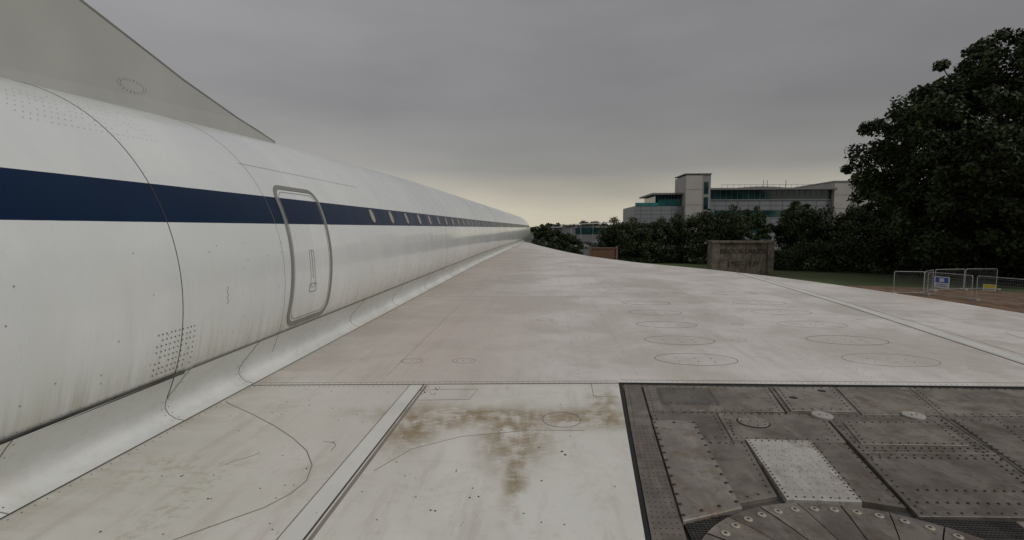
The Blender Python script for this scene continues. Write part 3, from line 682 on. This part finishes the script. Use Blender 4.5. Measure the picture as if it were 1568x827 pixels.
cols=[(.6,.6,.6),(.3,.31,.33),(.05,.05,.06),(.5,.5,.5),(.08,.08,.09),(.05,.08,.2)]
for i,(x,y) in enumerate([(5.5,150),(10.5,150),(15,152),(9,175),(14,176),(6,200),(12,215-15),(20,195),(55.5,118),(61,118),(16,245),(24,245)]): car(x,y,cols[i%6],random.uniform(-.2,.2))
def lamp(x,y,h):
    T=empty('street_lamp'); b=Batch(); b.tube([(x,y,GZ),(x,y,GZ+h),(x+.9,y,GZ+h+.2)],[.09,.06,.05],8); b.obj('pole',M_galv,T)
    c=Batch(); c.box(x+.8,x+1.5,y-.15,y+.15,GZ+h+.12,GZ+h+.27); c.obj('lamp_head',M_conc,T)
for x,y,h in ((57,112,9.5),(58.5,118,9.2),(6,120,6),(11,160,8),(17,185,8),(2.5,170,7),(30,150,9)): lamp(x,y,h)
# ------------------------------------------------------------ WORLD / LIGHT
w=bpy.data.worlds.new('World'); sc.world=w; w.use_nodes=True; N=w.node_tree.nodes; L=w.node_tree.links
g=G(w); bg=N['Background']; bg.inputs['Strength'].default_value=.1
sdir=Vector((.62,-.42,.66)).normalized()
sky=N.new('ShaderNodeTexSky'); sky.sky_type='NISHITA'; sky.sun_disc=False; sky.sun_elevation=math.asin(sdir.z); sky.sun_rotation=math.atan2(sdir.x,sdir.y)
d=N.new('ShaderNodeTexCoord').outputs['Generated']; sp=N.new('ShaderNodeSeparateXYZ'); L.new(d,sp.inputs[0])
az=g.math('ADD',sp.outputs[2],g.math('MULTIPLY',g.math('SUBTRACT',g.noise(d,1.6,5,.5,(1,1,4)),.5),.07))
r=N.new('ShaderNodeValToRGB'); cr=r.color_ramp; L.new(az,r.inputs['Fac'])
st=[(0,(.60,.55,.425)),(.03,(.58,.535,.43)),(.07,(.42,.39,.33)),(.12,(.272,.263,.247)),(.22,(.217,.213,.212)),(.38,(.240,.235,.240)),(.7,(.27,.267,.275)),(1,(.27,.27,.275))]
cr.elements[0].position=0; cr.elements[0].color=st[0][1]+(1,); cr.elements[1].position=1; cr.elements[1].color=st[-1][1]+(1,)
for p,c in st[1:-1]: e=cr.elements.new(p); e.color=c+(1,)
nz=g.noise(d,2.2,5,.5,(1,1,3.5)); k=g.sstep(nz,.3,.7,.91,1.08)
lx=g.sstep(sp.outputs[0],-.75,.2,1.34,1.0)
k=g.math('MULTIPLY',g.math('MULTIPLY',k,lx),10.0)
vm=N.new('ShaderNodeVectorMath'); vm.operation='SCALE'; L.new(r.outputs['Color'],vm.inputs[0]); L.new(k,vm.inputs['Scale'])
L.new(g.mix(.96,sky.outputs['Color'],vm.outputs[0]),bg.inputs['Color'])
sl_=bpy.data.lights.new('sun','SUN'); sl_.energy=1.3; sl_.angle=math.radians(25); sl_.color=(1,.965,.91)
so=link(bpy.data.objects.new('sun',sl_)); so.rotation_euler=(-sdir).to_track_quat('-Z','Y').to_euler()
# ------------------------------------------------------------ CAMERA
cd=bpy.data.cameras.new('camera'); cd.sensor_width=36; cd.lens=18; cd.clip_start=.05; cd.clip_end=5000
co=link(bpy.data.objects.new('camera',cd)); co.location=(0,0,1.5); co.rotation_euler=Euler((math.radians(90-4.703),0,math.radians(3.709)),'XYZ'); sc.camera=co
sc.view_settings.view_transform='Standard'; sc.view_settings.look='None'; sc.view_settings.exposure=0
